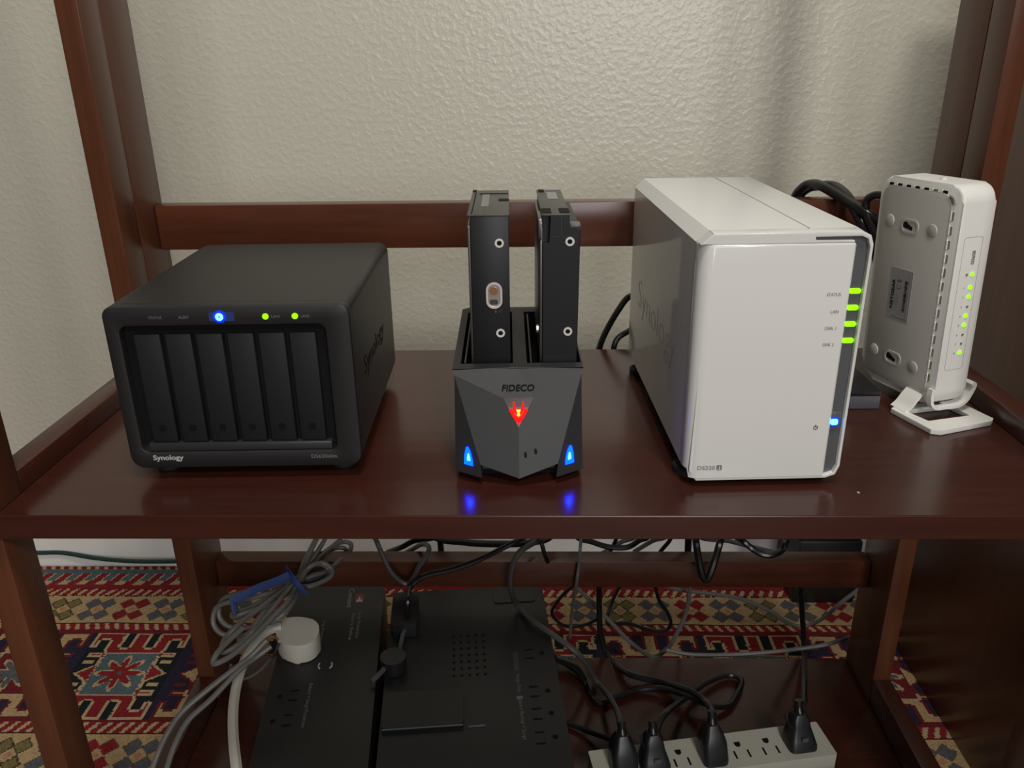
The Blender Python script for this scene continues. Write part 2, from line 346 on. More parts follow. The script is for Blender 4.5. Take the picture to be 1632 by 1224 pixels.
# cable centre lines, metres in the scene
PATHS = {
 'loop_over_rail': [(-.1671,.7455,-.022),(-.1671,.745,-.1629),(-.1649,.72,-.193),(-.1574,.7,-.193),(-.1518,.695,-.2053),(-.1427,.69,-.2243),(-.1308,.69,-.2372),(-.1236,.69,-.2349),(-.1143,.69,-.2168),(-.1046,.695,-.2022),(-.1078,.71,-.2046),(-.1174,.73,-.2169),(-.133,.76,-.2429),(-.1483,.78,-.2636)],
 'glossy_to_adapter': [(.0009,.74,-.2093),(-.0155,.7,-.1928),(-.0524,.695,-.2111),(-.0802,.69,-.2197),(-.1084,.685,-.2245),(-.1222,.68,-.2338),(-.1228,.66,-.2378),(-.1252,.6669,-.262)],
 'behind_a': [(-.1046,.7455,-.022),(-.1046,.8,-.198),(-.1069,.8,-.2473),(-.1364,.8,-.2574),(-.1514,.8,-.2659),(-.1721,.82,-.286)],
 'behind_b': [(-.1146,.7455,-.022),(-.1146,.82,-.2111),(-.117,.82,-.2616),(-.0804,.82,-.272),(-.036,.82,-.2745),(.001,.82,-.2719),(.0225,.8,-.2472),(.0223,.8,-.1981),(.0223,.7455,-.022)],
 'behind_c': [(-.1117,.7455,-.022),(-.1117,.86,-.2323),(-.1141,.86,-.2852),(-.1138,.86,-.3125)],
 'to_plug1': [(.0242,.74,-.2093),(-.0023,.7,-.1973),(-.0155,.69,-.2032),(-.0219,.685,-.2221),(-.0217,.69,-.2484),(-.0161,.7163,-.283),(.0006,.6907,-.284),(.0259,.6683,-.288),(.0478,.66,-.303),(.0664,.6809,-.352),(.0773,.65,-.3459),(.0823,.62,-.3367),(.0819,.585,-.3234)],
 'to_plug2': [(.0221,.665,-.3106),(.0443,.68,-.3339),(.0568,.6831,-.359),(.0663,.6582,-.361),(.0857,.6654,-.361),(.1119,.6773,-.361),(.137,.6752,-.358),(.1624,.6583,-.353),(.1795,.6502,-.356),(.1994,.6548,-.361),(.2099,.6672,-.361),(.2221,.6911,-.361),(.2094,.6996,-.361),(.1819,.6838,-.358),(.154,.6545,-.352),(.1268,.6,-.3164),(.1155,.58,-.3129),(.1106,.565,-.315)],
 'to_plug3': [(.0732,.75,-.2798),(.0741,.752,-.3063),(.0755,.75,-.3389),(.0786,.748,-.3547),(.0852,.738,-.3692),(.1016,.6983,-.358),(.1347,.6896,-.361),(.1613,.6639,-.35),(.1739,.642,-.345),(.1694,.6,-.3191),(.1685,.59,-.3261)],
 'to_plug4': [(.2959,.76,-.2864),(.3065,.76,-.346),(.3072,.748,-.3712),(.29,.7,-.3516),(.2717,.65,-.3277),(.2578,.61,-.3158)],
 'grey_low': [(.1519,.75,-.3701),(.1781,.745,-.372),(.2114,.745,-.3727),(.2555,.745,-.3698),(.3018,.75,-.3676),(.3346,.75,-.3604),(.376,.77,-.3625)],
 'grey_big': [(.1793,.78,-.2968),(.1798,.78,-.314),(.1779,.78,-.3402),(.1708,.78,-.3651),(.1586,.78,-.3934),(.1407,.78,-.4046),(.1138,.78,-.3826),(.0945,.78,-.3592),(.0786,.78,-.3405),(.0644,.78,-.323),(.0497,.78,-.3057)],
 'grey_thin': [(.0508,.7455,-.022),(.0508,.745,-.1668),(.0499,.72,-.1966),(.0483,.702,-.2015),(.047,.703,-.227),(.0448,.704,-.25),(.0435,.74,-.3099),(.0424,.76,-.3621)],
 'grey_right': [(.3845,.8,-.3193),(.3629,.8,-.3414),(.3446,.8,-.364),(.3239,.8,-.3759),(.3041,.8,-.3714),(.2799,.8,-.3534),(.2437,.8,-.3365),(.2072,.8,-.3295),(.1723,.8,-.3242),(.1477,.8,-.3155)],
 'black_loop': [(.1037,.8,-.3156),(.0936,.8,-.3423),(.0874,.79,-.3617),(.0957,.79,-.3653),(.1119,.79,-.3643),(.139,.79,-.3742),(.1569,.79,-.375),(.1629,.79,-.3641),(.1575,.79,-.3479),(.1479,.79,-.3328),(.1408,.79,-.3083)],
 'black_loop2': [(.0538,.77,-.29),(.0364,.77,-.307),(.0251,.77,-.3243),(.0223,.77,-.3357),(.0311,.77,-.3488),(.0442,.77,-.3541),(.0622,.77,-.3505),(.0764,.77,-.3416)],
 'over_rail_thin': [(.0063,.7455,-.022),(.0063,.745,-.163),(.0062,.73,-.1992),(.0084,.7,-.1914),(.0115,.695,-.2028),(.0155,.7,-.2181)],
 'swag_right': [(.2093,.7455,-.022),(.2093,.745,-.1654),(.2061,.72,-.1951),(.2087,.7,-.1912),(.218,.695,-.1982),(.2283,.69,-.2022),(.2381,.69,-.2022),(.248,.695,-.2003),(.2525,.7,-.1948),(.2598,.72,-.1965),(.2637,.745,-.1669),(.2637,.7455,-.022)],
 'vee': [(.1683,.7455,-.022),(.1683,.745,-.1631),(.1658,.72,-.1928),(.1633,.7,-.1927),(.1661,.695,-.21),(.1701,.69,-.2267),(.1743,.69,-.232),(.1776,.69,-.2267),(.183,.695,-.21),(.1876,.7,-.1927),(.1945,.72,-.1928),(.1975,.745,-.1632),(.1975,.7455,-.022)],
 'bk1': [(.0492,.7455,-.022),(.0492,.84,-.221),(.05,.84,-.2725),(.0728,.84,-.2848),(.0934,.84,-.2918),(.1145,.84,-.2918),(.1284,.84,-.2821),(.1399,.84,-.2724),(.1374,.84,-.221),(.1374,.7455,-.022)],
 'bk2': [(.1035,.7455,-.022),(.1035,.87,-.2381),(.1054,.87,-.2914),(.097,.87,-.3189)],
 'bk3': [(.1651,.7455,-.022),(.1651,.87,-.2382),(.1682,.87,-.2914),(.1494,.87,-.3023),(.1267,.87,-.3188)],
 'bk4': [(.1567,.7455,-.022),(.1567,.8,-.1982),(.1596,.8,-.2471),(.1468,.8,-.2723)],
 'bk5': [(.168,.7455,-.022),(.168,.77,-.1773),(.1712,.77,-.2242),(.1714,.77,-.2378),(.172,.77,-.2565)],
 'bk6': [(.1315,.7455,-.022),(.1315,.9,-.2553),(.1339,.9,-.3103),(.1143,.9,-.3235),(.0906,.9,-.3407)],
 'gr_r': [(.1947,.7455,-.022),(.1947,.85,-.2285),(.1984,.85,-.2805),(.2369,.85,-.2893),(.268,.85,-.2982),(.307,.85,-.3089)],
 'plug_tail': [(.0193,.6412,-.36),(.0316,.6322,-.361),(.0498,.6207,-.36),(.0668,.6041,-.352),(.0781,.5745,-.328)],
 'thick_stub': [(.009,.74,-.366),(.024,.7213,-.357),(.0382,.7135,-.358),(.0512,.7001,-.359),(.0588,.6831,-.359),(.0618,.6694,-.359)],
 's1': [(-.2317,.75,-.2185),(-.2327,.735,-.2183),(-.234,.7,-.2188),(-.2387,.68,-.2295),(-.249,.67,-.23),(-.2588,.655,-.2242),(-.2722,.65,-.2255),(-.2872,.64,-.2219),(-.304,.64,-.2294),(-.3076,.635,-.2432),(-.2995,.63,-.2519),(-.2843,.63,-.255),(-.2712,.63,-.2505),(-.2661,.64,-.2432),(-.2558,.655,-.2343),(-.2394,.672,-.2263)],
 's2': [(-.2224,.75,-.2185),(-.2236,.735,-.2196),(-.2273,.7,-.2188),(-.2385,.683,-.2303),(-.2416,.66,-.2278),(-.2519,.65,-.2318),(-.2634,.64,-.2306),(-.2788,.63,-.2304),(-.2853,.63,-.2323),(-.2859,.635,-.2318),(-.2737,.645,-.2331),(-.2594,.655,-.2292),(-.2438,.675,-.2298)],
 's3': [(-.2357,.675,-.2246),(-.228,.7,-.2253),(-.2212,.735,-.2304),(-.2115,.745,-.2261),(-.2007,.745,-.2234),(-.1952,.745,-.2274),(-.197,.735,-.2317),(-.2023,.705,-.2234),(-.2099,.69,-.2235),(-.2226,.68,-.2217),(-.2343,.676,-.2292)],
 's4': [(-.2321,.67,-.2236),(-.2302,.685,-.2201),(-.2234,.69,-.2158),(-.2133,.69,-.2139),(-.2063,.69,-.2196),(-.2044,.685,-.2239),(-.2101,.68,-.2268),(-.2212,.672,-.2275),(-.2307,.668,-.226)],
 's5': [(-.2342,.68,-.2282),(-.2259,.71,-.2243),(-.2139,.745,-.2274),(-.2104,.76,-.2303)],
 's6': [(-.2358,.665,-.2213),(-.24,.64,-.218),(-.248,.62,-.2226),(-.2563,.6,-.2263),(-.27,.595,-.2368),(-.2816,.59,-.2406),(-.2823,.59,-.2351),(-.2808,.6,-.2312),(-.2725,.61,-.2258),(-.2651,.63,-.2279),(-.2534,.65,-.2267),(-.2399,.67,-.2261)],
 's7': [(-.2311,.66,-.2202),(-.2312,.635,-.2167),(-.2405,.61,-.2184),(-.2495,.585,-.2189),(-.2605,.565,-.2211),(-.2703,.555,-.2219),(-.2751,.555,-.2225),(-.2732,.56,-.217),(-.2679,.575,-.2155),(-.2602,.59,-.2135)],
 's8': [(-.2308,.665,-.2238),(-.2297,.645,-.2242),(-.2334,.625,-.2239),(-.2395,.62,-.2274),(-.243,.615,-.2272)],
 'out1': [(-.24,.59,-.2266),(-.2523,.58,-.2358),(-.2607,.57,-.2384),(-.2827,.55,-.2477),(-.3003,.535,-.2579),(-.3087,.52,-.2674),(-.3154,.51,-.2814),(-.3184,.495,-.293)],
 'out2': [(-.2369,.59,-.2336),(-.25,.58,-.2393),(-.2591,.565,-.2396),(-.2778,.545,-.2527),(-.2936,.53,-.262),(-.3007,.515,-.2733),(-.3062,.505,-.2892),(-.3091,.495,-.2999)],
 'thin_arc': [(-.2321,.6,-.2362),(-.2833,.7083,-.345),(-.2919,.6976,-.352),(-.3042,.6908,-.358),(-.3183,.6872,-.36),(-.3268,.6901,-.355),(-.3224,.6875,-.34)],
 'white': [(-.2511,.6593,-.268),(-.2594,.6573,-.268),(-.2674,.6487,-.268),(-.2729,.6335,-.27),(-.2759,.6146,-.275),(-.2755,.5934,-.28),(-.2683,.562,-.28),(-.2572,.5295,-.28),(-.2433,.4964,-.28),(-.2335,.475,-.28)],
 'tie': [(-.2419,.668,-.207),(-.2338,.655,-.2041),(-.2274,.648,-.2059),(-.2237,.65,-.2148),(-.2257,.665,-.2314)],
 'strap': [(-.2336,.652,-.2008),(-.2437,.645,-.2026),(-.2561,.635,-.2021),(-.2661,.625,-.2021),(-.2752,.615,-.2029),(-.2739,.612,-.2062),(-.2733,.612,-.2126)],
 'green': [(-1.2116,1.025,-.4346),(-1.0006,1.03,-.4331),(-.7857,1.03,-.4261),(-.7474,1.03,-.4272),(-.709,1.03,-.4271),(-.6596,1.025,-.4326),(-.6099,1.02,-.4347),(-.553,1.02,-.4358),(-.4863,1.02,-.4334)],
 'nas_b1': [(.1283,.76,.0446),(.1099,.755,.0399),(.094,.75,.0464),(.0825,.748,.0328),(.0712,.748,.0109),(.0656,.748,-.0057),(.0621,.75,-.0287),(.0614,.755,-.0644)],
 'nas_b2': [(.1179,.76,.0131),(.102,.755,.0135),(.0913,.75,.0101),(.0829,.748,.0045),(.0794,.746,-.0051),(.0806,.748,-.0182),(.0866,.755,-.0645)],
 'coil1': [(.2567,.76,.1185),(.2407,.755,.1349),(.2419,.745,.1464),(.247,.735,.1516),(.2519,.72,.1511),(.2636,.7,.1435),(.2744,.68,.1364),(.2848,.675,.1285),(.293,.675,.1155)],
 'coil2': [(.2577,.77,.1125),(.2477,.765,.1349),(.2508,.755,.1449),(.2566,.74,.1492),(.2651,.73,.15),(.2683,.71,.1461),(.2704,.695,.138),(.2743,.68,.1261),(.2821,.675,.1129),(.2901,.675,.0944)],
 'coil3': [(.2844,.67,.1511),(.2789,.675,.1509),(.2749,.68,.1466),(.2749,.68,.1394),(.2763,.675,.1311),(.2815,.67,.1207),(.2889,.67,.1061)],
}
# ---------------------------------------------------------------- the shelf unit
XL0, XL1, XR1, XR0 = -0.3482, -0.3310, 0.3465, 0.3640       # side frames: outer / inner faces
YF, YB = 0.4284, 0.7312
su = thing('shelf_unit', 'dark mahogany shelf unit with open sides holding the network devices', 'shelf unit')
prism('shelf_board', [(-.46, YF), (.46, YF), (.46, .433), (XR0, .433), (XR0, YB), (XL0, YB), (XL0, .433), (-.46, .433)], 'z', -0.0001, -0.0169, 'wood_x', su, bev=.0008, both=True, smooth=False)['label'] = 'upper shelf with a long front edge band'
def side(xa, xb, n):
    box('front_post', xa - (.004 if n < 0 else 0), xb - (.004 if n < 0 else 0), 0.4336, 0.4615, FZ+0.0004, -0.0172, 'wood_z', su, 0.0008)
    box('front_post', xa, xb, 0.4336, 0.4575, 0.0002, 0.75, 'wood_z', su, 0.0008)
    box('rear_post', xa, xb, 0.6480, 0.6795, 0.0002, 0.75, 'wood_z', su, 0.0008)
    box('rear_board', xa, xb, 0.6805, YB, 0.0002, 0.75, 'wood_z', su, 0.0008)
    box('rear_leg', xa, xb, 0.6650, YB, FZ+0.0004, -0.0172, 'wood_z', su, 0.0008)
    box('side_rail', xa, xb, 0.4580, 0.6475, 0.0002, 0.0155, 'wood_y', su, 0.0008)
    box('lower_side_rail', xa, xb, 0.4625, 0.6645, -0.385, -0.335, 'wood_y', su, 0.0008)
side(XL0, XL1, -1); side(XR1, XR0, 1)
box('back_rail', XL1+.0002, XR1-.0002, 0.7140, YB, 0.1020, 0.1412, 'wood_r', su, 0.0010)
box('lower_back_rail', XL1+.0002, XR1-.0002, 0.7112, YB, -0.2568, -0.2255, 'wood_r', su, 0.0010)
box('lower_shelf', XL1+.0002, XR1-.0002, 0.4340, YB, -0.3820, -0.3650, 'wood_x', su, 0.0008)
cb = thing('cabinet', 'dark wooden cabinet standing against the right side of the shelf unit', 'cabinet', (0.465, 0.43, FZ))
box('side_panel', 0, 0.018, 0, 0.420, 0.0, 0.80, 'wood_z', cb, 0.001)
box('front_panel', 0.0185, 0.50, 0.0, 0.018, 0.04, 0.80, 'wood_z', cb, 0.001)
box('back_panel', 0.0185, 0.50, 0.410, 0.420, 0.0, 0.80, 'wood_z', cb)
box('top_panel', -0.004, 0.505, -0.008, 0.423, 0.8002, 0.8395, 'wood_y', cb, 0.001)

# ---------------------------------------------------------------- six-bay black disk station
a = thing('disk_station', 'compact black six-bay storage box with a glowing blue power button', 'storage box', (-0.1887, 0.4754, 0), R_(1.727))
out = rr(-.0755, .0765, .0090, .1195, (.009, .009, .0065, .0065), 6)
prism('housing', out, 'y', .0085, .179, 'black', a, bev=.0018, both=True)
inn = rr(-.0665, .0610, .0205, .1070, .005, 6)
fr = ring('front_frame', out, inn, 'y', 0.0, .0082, 'black', a, bev=.0012)
prism('bay_back', rr(-.0668, .0613, .0202, .1073, .005, 6), 'y', .0070, .0081, 'deep', a)
box('lower_bar', -.0625, .0575, .0010, .0066, .0208, .0264, 'bar', a, .0008)
for k in range(6):
    x = -0.0512 + 0.0194*k
    t = box('drive_tray', x-.0081, x+.0081, .0022, .0068, .0270, .1010, 'tray', a, .0008)
    prism('key_lock', circ(x-.0002, .0370, .0024), 'y', .0018, .0026, 'deep', t)
prism('button_surround', rr(-.0095, .0060, .1098, .1156, .0010, 3), 'y', -.0003, .0004, 'led_bd', a)
b = prism('power_button', circ(-.0029, .1128, .0040), 'y', -.0008, .0003, 'led_bh', a)
b['label'] = 'round power button glowing blue'
ring('light_ring', circ(-.0029, .1128, .0024), circ(-.0029, .1128, .0006), 'y', -.0012, -.0007, 'led_bc', b)
for x in (.0252, .0433):
    b = prism('status_light', circ(x, .1125, .0019), 'y', -.0006, .0003, 'led_g', a); b['label'] = 'small round green light'
X, Z, Y = (1,0,0), (0,0,1), (0,1,0)
def ft(s, x, z, wd, h, m, par=a, al='L', bo=0.0, it=0.0): return text('lettering', s, (x, 0, z), X, Z, m, par, width=wd, height=h, align=al, bold=bo, italic=it)
ft('STATUS', -.0465, .1118, .0080, .0018, 'text_w2'); ft('ALERT', -.0282, .1118, .0065, .0018, 'text_w2')
ft('LAN1', .0288, .1116, .0052, .0017, 'text_w2'); ft('LAN2', .0470, .1116, .0052, .0017, 'text_w2')
ft('Synology', -.0605, .0152, .0200, .0034, 'text_w', bo=.03); ft('DS620slim', .0435, .0150, .0168, .0026, 'text_w2', bo=.01)
text('vent_lettering', 'Synology', (.0765, .036, .0590), Y, Z, 'deep', a, width=.092, height=.0125, bold=.0, lift=.0002)
for x in (-.06, .06):
    for y in (.022, .158): prism('rubber_foot', circ(x, y, .0085), 'z', 0.0, .0091, 'rubber', a)

# ---------------------------------------------------------------- two-bay white disk station
n = thing('disk_station', 'glossy white two-bay storage box with green lights down a grey strip', 'storage box', (0.1468, 0.4655, 0), R_(2.578))
body = [(-.0500, .0125), (-.0430, .0052), (.0425, .0045), (.0475, .0060), (.0500, .0105), (.0500, .1575), (.0485, .1615), (.0445, .1637), (-.0430, .1637), (-.0500, .1568)]
prism('housing', body, 'y', .0110, .228, 'white', n, bev=.0022, both=False)
# rim around the front
outb = [(-.0470, .012), (-.0420, .0045), (.0415, .0045), (.0478, .0068), (.0500, .0130), (.0500, .1560), (.0480, .1612), (.0430, .1637), (.0158, .1637), (-.0430, .1637)]
innb = [(-.0450, .013), (-.0410, .0066), (.0410, .0066), (.0462, .0084), (.0481, .0135), (.0481, .1545), (.0464, .1592), (.0425, .1608), (.0158, .1608), (-.0420, .1608)]
ring('front_rim', outb, innb, 'y', .0000, .0109, 'white', n, bev=.0006)
prism('grey_bezel', [(p[0]*.999, p[1]) for p in innb], 'y', .0030, .0108, 'grey', n, smooth=False)['label'] = 'dark grey strip carrying the lights'
# door: plan outline with a broad left corner
plan = [(-.0500, .0108)] + [(-.0410 - .0090*math.cos(R_(q)), .0082 - .0090*math.sin(R_(q))) for q in range(0, 91, 10)] + [(.0388, -.0008), (.0400, .0004), (.0400, .0108)]
bm = bmesh.new(); z0, z1 = .0068, .1572
v0 = [bm.verts.new((p[0], p[1], z0 + (.006 if p[0] < -.047 else 0))) for p in plan]; v1 = [bm.verts.new((p[0], p[1], z1)) for p in plan]
c0 = bm.faces.new(v0[::-1]); c1 = bm.faces.new(v1)
for i in range(len(plan)): bm.faces.new((v0[i], v0[(i+1) % len(plan)], v1[(i+1) % len(plan)], v1[i]))
bmesh.ops.bevel(bm, geom=list(c1.edges), offset=.0013, segments=2, profile=.5, affect='EDGES', clamp_overlap=True)
fin(bm, 'front_door', 'white', n, True)
tb = [(-.0497, .1573), (-.0430, .1634), (.0157, .1634), (.0157, .1586), (.0385, .1586), (.0390, .1576), (.0385, .1573)]
prism('top_band', tb, 'y', -.0002, .0108, 'white', n, bev=.0008, smooth=False)
box('top_seam', .0155, .0160, .011, .226, .1635, .16385, 'text_g', n)
for z in (.1278, .1176, .1074, .0970):
    b = prism('status_light', rr(.0406, .0476, z-.0016, z+.0016, .0013, 4), 'y', .0022, .0031, 'led_g', n); b['label'] = 'oblong green light'
pb = box('power_button', .0403, .0478, .0024, .0031, .0370, .0500, 'grey', n, .0004)
b = prism('power_light', rr(.0408, .0452, .0414, .0452, .001, 3), 'y', .0014, .0026, 'led_bc', pb); b['label'] = 'bright blue light'
prism('light_glow', rr(.0404, .0460, .0400, .0466, .0018, 3), 'y', .0020, .0025, 'led_bh', pb)
for s_, z in (('STATUS', .1270), ('LAN', .1165), ('DISK 1', .1062), ('DISK 2', .0960)):
    t = text('lettering', s_, (.0345, -.0008, z-.0011), X, Z, 'text_g', n, width={'STATUS': .0082, 'LAN': .0046, 'DISK 1': .0066, 'DISK 2': .0066}[s_], height=.0019, align='R')
ring('power_symbol', [(.0305+.0014*math.cos(R_(q)), .0410+.0014*math.sin(R_(q))) for q in range(125, 416, 20)], [(.0305+.0010*math.cos(R_(q)), .0410+.0010*math.sin(R_(q))) for q in range(125, 416, 20)], 'y', -.0011, -.0007, 'text_r', n)
box('power_symbol', .0303, .0307, -.0011, -.0007, .0412, .0429, 'text_r', n)
text('lettering', 'DS220', (-.0418, -.0008, .0130), X, Z, 'text_g', n, width=.0112, height=.0027, bold=.01)
lg = prism('model_badge', rr(-.0296, -.0262, .0127, .0161, .0004, 2), 'y', -.00115, -.0007, 'text_g', n)
text('lettering', 'j', (-.0283, -.00115, .0138), X, Z, 'white_m', lg, height=.0020, bold=.03)
text('vent_lettering', 'Synology', (-.0500, .189, .0660), (0,-1,0), Z, 'cut2', n, width=.142, height=.0235, bold=-.02, lift=.0002)
for x in (-.0425, .0400):
    for y in (.0240, .205): prism('rubber_foot', circ(x, y, .0095), 'z', 0.0, .0046, 'rubber', n)

# ---------------------------------------------------------------- drive dock
DK = (-0.0268, 0.509, 0); DR = R_(1.567)
d = thing('drive_dock', 'black two-slot hard drive dock with a faceted front and red emblem', 'dock', DK, DR)
u0 = .0173
V = {}
def vt(k, u, y, z): V[k] = (u0+u, y, z)
for s_, sg in (('L', -1), ('R', 1)):
    vt('T'+s_, sg*.0428, -.0150, .0700); vt('A'+s_, sg*.0413, -.0168, .0672); vt('G'+s_, sg*.0102, -.0251, .0542)
    vt('B'+s_, sg*.0251, -.0405, .0140); vt('L'+s_, sg*.0241, -.0430, .0055); vt('O'+s_, sg*.0418, -.0325, .0060)
    vt('K'+s_, sg*.0428, .1220, .0700); vt('M'+s_, sg*.0420, .1220, .0060); vt('N'+s_, sg*.0241, -.0300, .0055); vt('P'+s_, sg*.0251, -.0290, .0140)
    vt('J'+s_, sg*.0380, .1300, .0690); vt('H'+s_, sg*.0380, .1300, .0060)
vt('TC', 0, -.0125, .0706); vt('I', 0, -.0334, .0367); vt('C', 0, -.0460, .0064); vt('CB', 0, -.0290, .0064)
faces = ['TL AL GL GR AR TR TC', 'AL BL C I GL', 'AR GR I C BR', 'AL OL LL BL', 'AR BR LR OR', 'GL I GR', 'TL KL ML OL AL', 'TR AR OR MR KR', 'KL JL HL ML', 'KR MR HR JR', 'JL JR HR HL',
         'BL LL NL PL', 'BR PR NR LR', 'BL PL CB C', 'BR C CB PR', 'PL NL NR PR CB', 'LL OL ML HL HR MR OR LR NR NL']
bm = bmesh.new(); vm = {k: bm.verts.new(p) for k, p in V.items()}
for f_ in faces: bm.faces.new([vm[k] for k in f_.split()])
bmesh.ops.triangulate(bm, faces=[f_ for f_ in bm.faces if len(f_.verts) > 3])
fin(bm, 'body', 'dock', d)
# top plate with two slots
sl = [(-.0205, .0142), (.0235, .0592)]; y0_, y1_ = -.0040, .1130
xs = [u0-.0428, sl[0][0], sl[0][1], sl[1][0], sl[1][1], u0+.0428]; ys = [-.0135, y0_, y1_, .1220]
bm = bmesh.new(); g = {(i, j): bm.verts.new((xs[i], ys[j], .0702)) for i in range(6) for j in range(4)}
for i in range(5):
    for j in range(3):
        if i in (1, 3) and j == 1: continue
        bm.faces.new((g[i, j], g[i+1, j], g[i+1, j+1], g[i, j+1]))
bk = [bm.verts.new((u0-.038, .130, .0692)), bm.verts.new((u0+.038, .130, .0692))]; bm.faces.new((g[0, 3], g[1, 3], g[2, 3], g[3, 3], g[4, 3], g[5, 3], bk[1], bk[0]))
for i in (1, 3):
    lo = [bm.verts.new((v.co.x, v.co.y, .0450)) for v in (g[i, 1], g[i+1, 1], g[i+1, 2], g[i, 2])]; hi = [g[i, 1], g[i+1, 1], g[i+1, 2], g[i, 2]]
    for q in range(4): bm.faces.new((hi[q], hi[(q+1) % 4], lo[(q+1) % 4], lo[q]))
    bm.faces.new(lo)
fin(bm, 'top_plate', 'dock', d)
for i in (0, 1):
    bm = bmesh.new(); x0, x1 = sl[i]; e = .0002; zz = [.0702, .0455]
    q0 = [bm.verts.new(p) for p in ((x0+e, y0_+e, zz[0]), (x1-e, y0_+e, zz[0]), (x1-e, y1_-e, zz[0]), (x0+e, y1_-e, zz[0]))]
    q1 = [bm.verts.new((v.co.x, v.co.y, zz[1])) for v in q0]
    for q in range(4): bm.faces.new((q0[q], q0[(q+1) % 4], q1[(q+1) % 4], q1[q]))
    bm.faces.new(q1); fin(bm, 'slot_lining', 'deep', d)
    box('slot_flap', x0+.0022, x0+.0034, y0_+.003, y1_-.003, .050, .0695, 'black2', d)
box('front_vent', u0-.0238, u0+.0238, -.0295, -.0285, .0058, .0138, 'deep', d)
box('base', u0-.0375, u0+.0375, -.0265, .122, .0002, .0058, 'deep', d)
# emblem plate on the front
def plate(name, pts, nrm, t, m, par):
    bm = bmesh.new(); nn = Vector(nrm).normalized(); a_ = [bm.verts.new(Vector(p)+nn*.0002) for p in pts]; b_ = [bm.verts.new(Vector(p)+nn*t) for p in pts]; k = len(pts)
    bm.faces.new(a_[::-1]); bm.faces.new(b_)
    for i in range(k): bm.faces.new((a_[i], a_[(i+1) % k], b_[(i+1) % k], b_[i]))
    return fin(bm, name, m, par)
GL, GR, I = Vector(V['GL']), Vector(V['GR']), Vector(V['I']); nE = (GR-GL).cross(I-GL); nE = nE if nE.y < 0 else -nE
top = (GL+GR)/2; xd = (GR-GL)/2; dd = I-top
E_ = lambda u, v: top + xd*u + dd*v
em = plate('emblem_window', [E_(-.98, .0), E_(.98, .0), E_(0, 1.0)], nE, .0006, 'red_lens', d)
plate('emblem_glow', [E_(-.66, .32), E_(.66, .32), E_(0, .99)], nE, .0008, 'led_r0', em); em['label'] = 'triangular red-tinted window'
for pts in ([(-.60, .42), (-.42, .36), (-.20, .60), (0, .68), (.20, .60), (.42, .36), (.60, .42), (.22, .78), (0, .86), (-.22, .78)], [(-.34, .14), (-.26, .12), (-.18, .38), (-.20, .56), (-.36, .38)], [(.34, .14), (.36, .38), (.20, .56), (.18, .38), (.26, .12)], [(-.20, .40), (.20, .40), (.16, .60), (0, .66), (-.16, .60)]):
    plate('emblem_light', [E_(*p) for p in pts], nE, .0010, 'led_r', em)
plate('emblem_light', [E_(*p) for p in ((-.14, .40), (.14, .40), (.12, .47), (.05, .50), (.12, .58), (0, .64), (-.12, .58), (-.05, .50), (-.12, .47))], nE, .0014, 'led_y', em)['label'] = 'amber centre of the emblem'
fac = (Vector(V['GR'])-Vector(V['GL'])).normalized(); up = (Vector((u0, -.0140, .0700)) - top); up = (up - fac*up.dot(fac)).normalized()
text('lettering', 'FIDECO', top + up*.0044 , fac, up, 'text_k', d, width=.0212, height=.0042, align='C', bold=.02, italic=.15, lift=.0004)
for sg, s_ in ((-1, 'L'), (1, 'R')):
    A_, O_, L_, B_ = (Vector(V[k+s_]) for k in 'AOLB'); nn = (L_-O_).cross(A_-O_); nn = nn if nn.y < 0 else -nn
    ex = (L_-O_).normalized(); ey = (A_-O_); ey = (ey - ex*ey.dot(ex)).normalized(); o_ = O_ + ex*.0062*1 + ey*.0062
    pts = [(0.0, .0), (.0066, .0), (.0060, .0035), (.0036, .0090), (.0012, .0120), (.0000, .0114), (-.0006, .0060)]
    pts = [(p[0]*1.0, p[1]) for p in pts]
    b = plate('corner_light', [o_ + ex*p[0] + ey*p[1] for p in pts], nn, .0006, 'led_b', d); b['label'] = 'blue teardrop light'
    plate('light_core', [o_ + ex*(p[0]*.35+.0020) + ey*(p[1]*.4+.003) for p in pts], nn, .0010, 'led_bc', b)
CB_ = (Vector(V['BR'])+Vector(V['C']))/2
Ic, Cc, Bc = Vector(V['I']), Vector(V['C']), Vector(V['BR']); nn = (Bc-Cc).cross(Ic-Cc); nn = nn if nn.y < 0 else -nn
for (dx, hz) in ((.0042, .0200), (.0108, .0215)):
    t_ = (.0365-hz)/(.0365-.0064); base = Ic.lerp(Cc, t_); ex = (Bc-Cc); ex = Vector((ex.x, ex.y, 0)).normalized(); 
    nx = Vector((nn.x, nn.y, nn.z)).normalized(); ex = (ex - nx*ex.dot(nx)).normalized(); ey = nx.cross(ex); c_ = base + ex*dx
    plate('indicator_hole', [c_ + ex*.0010*math.cos(q*.785) + ey*.0021*math.sin(q*.785) for q in range(8)], nx, .0004, 'deep', d)

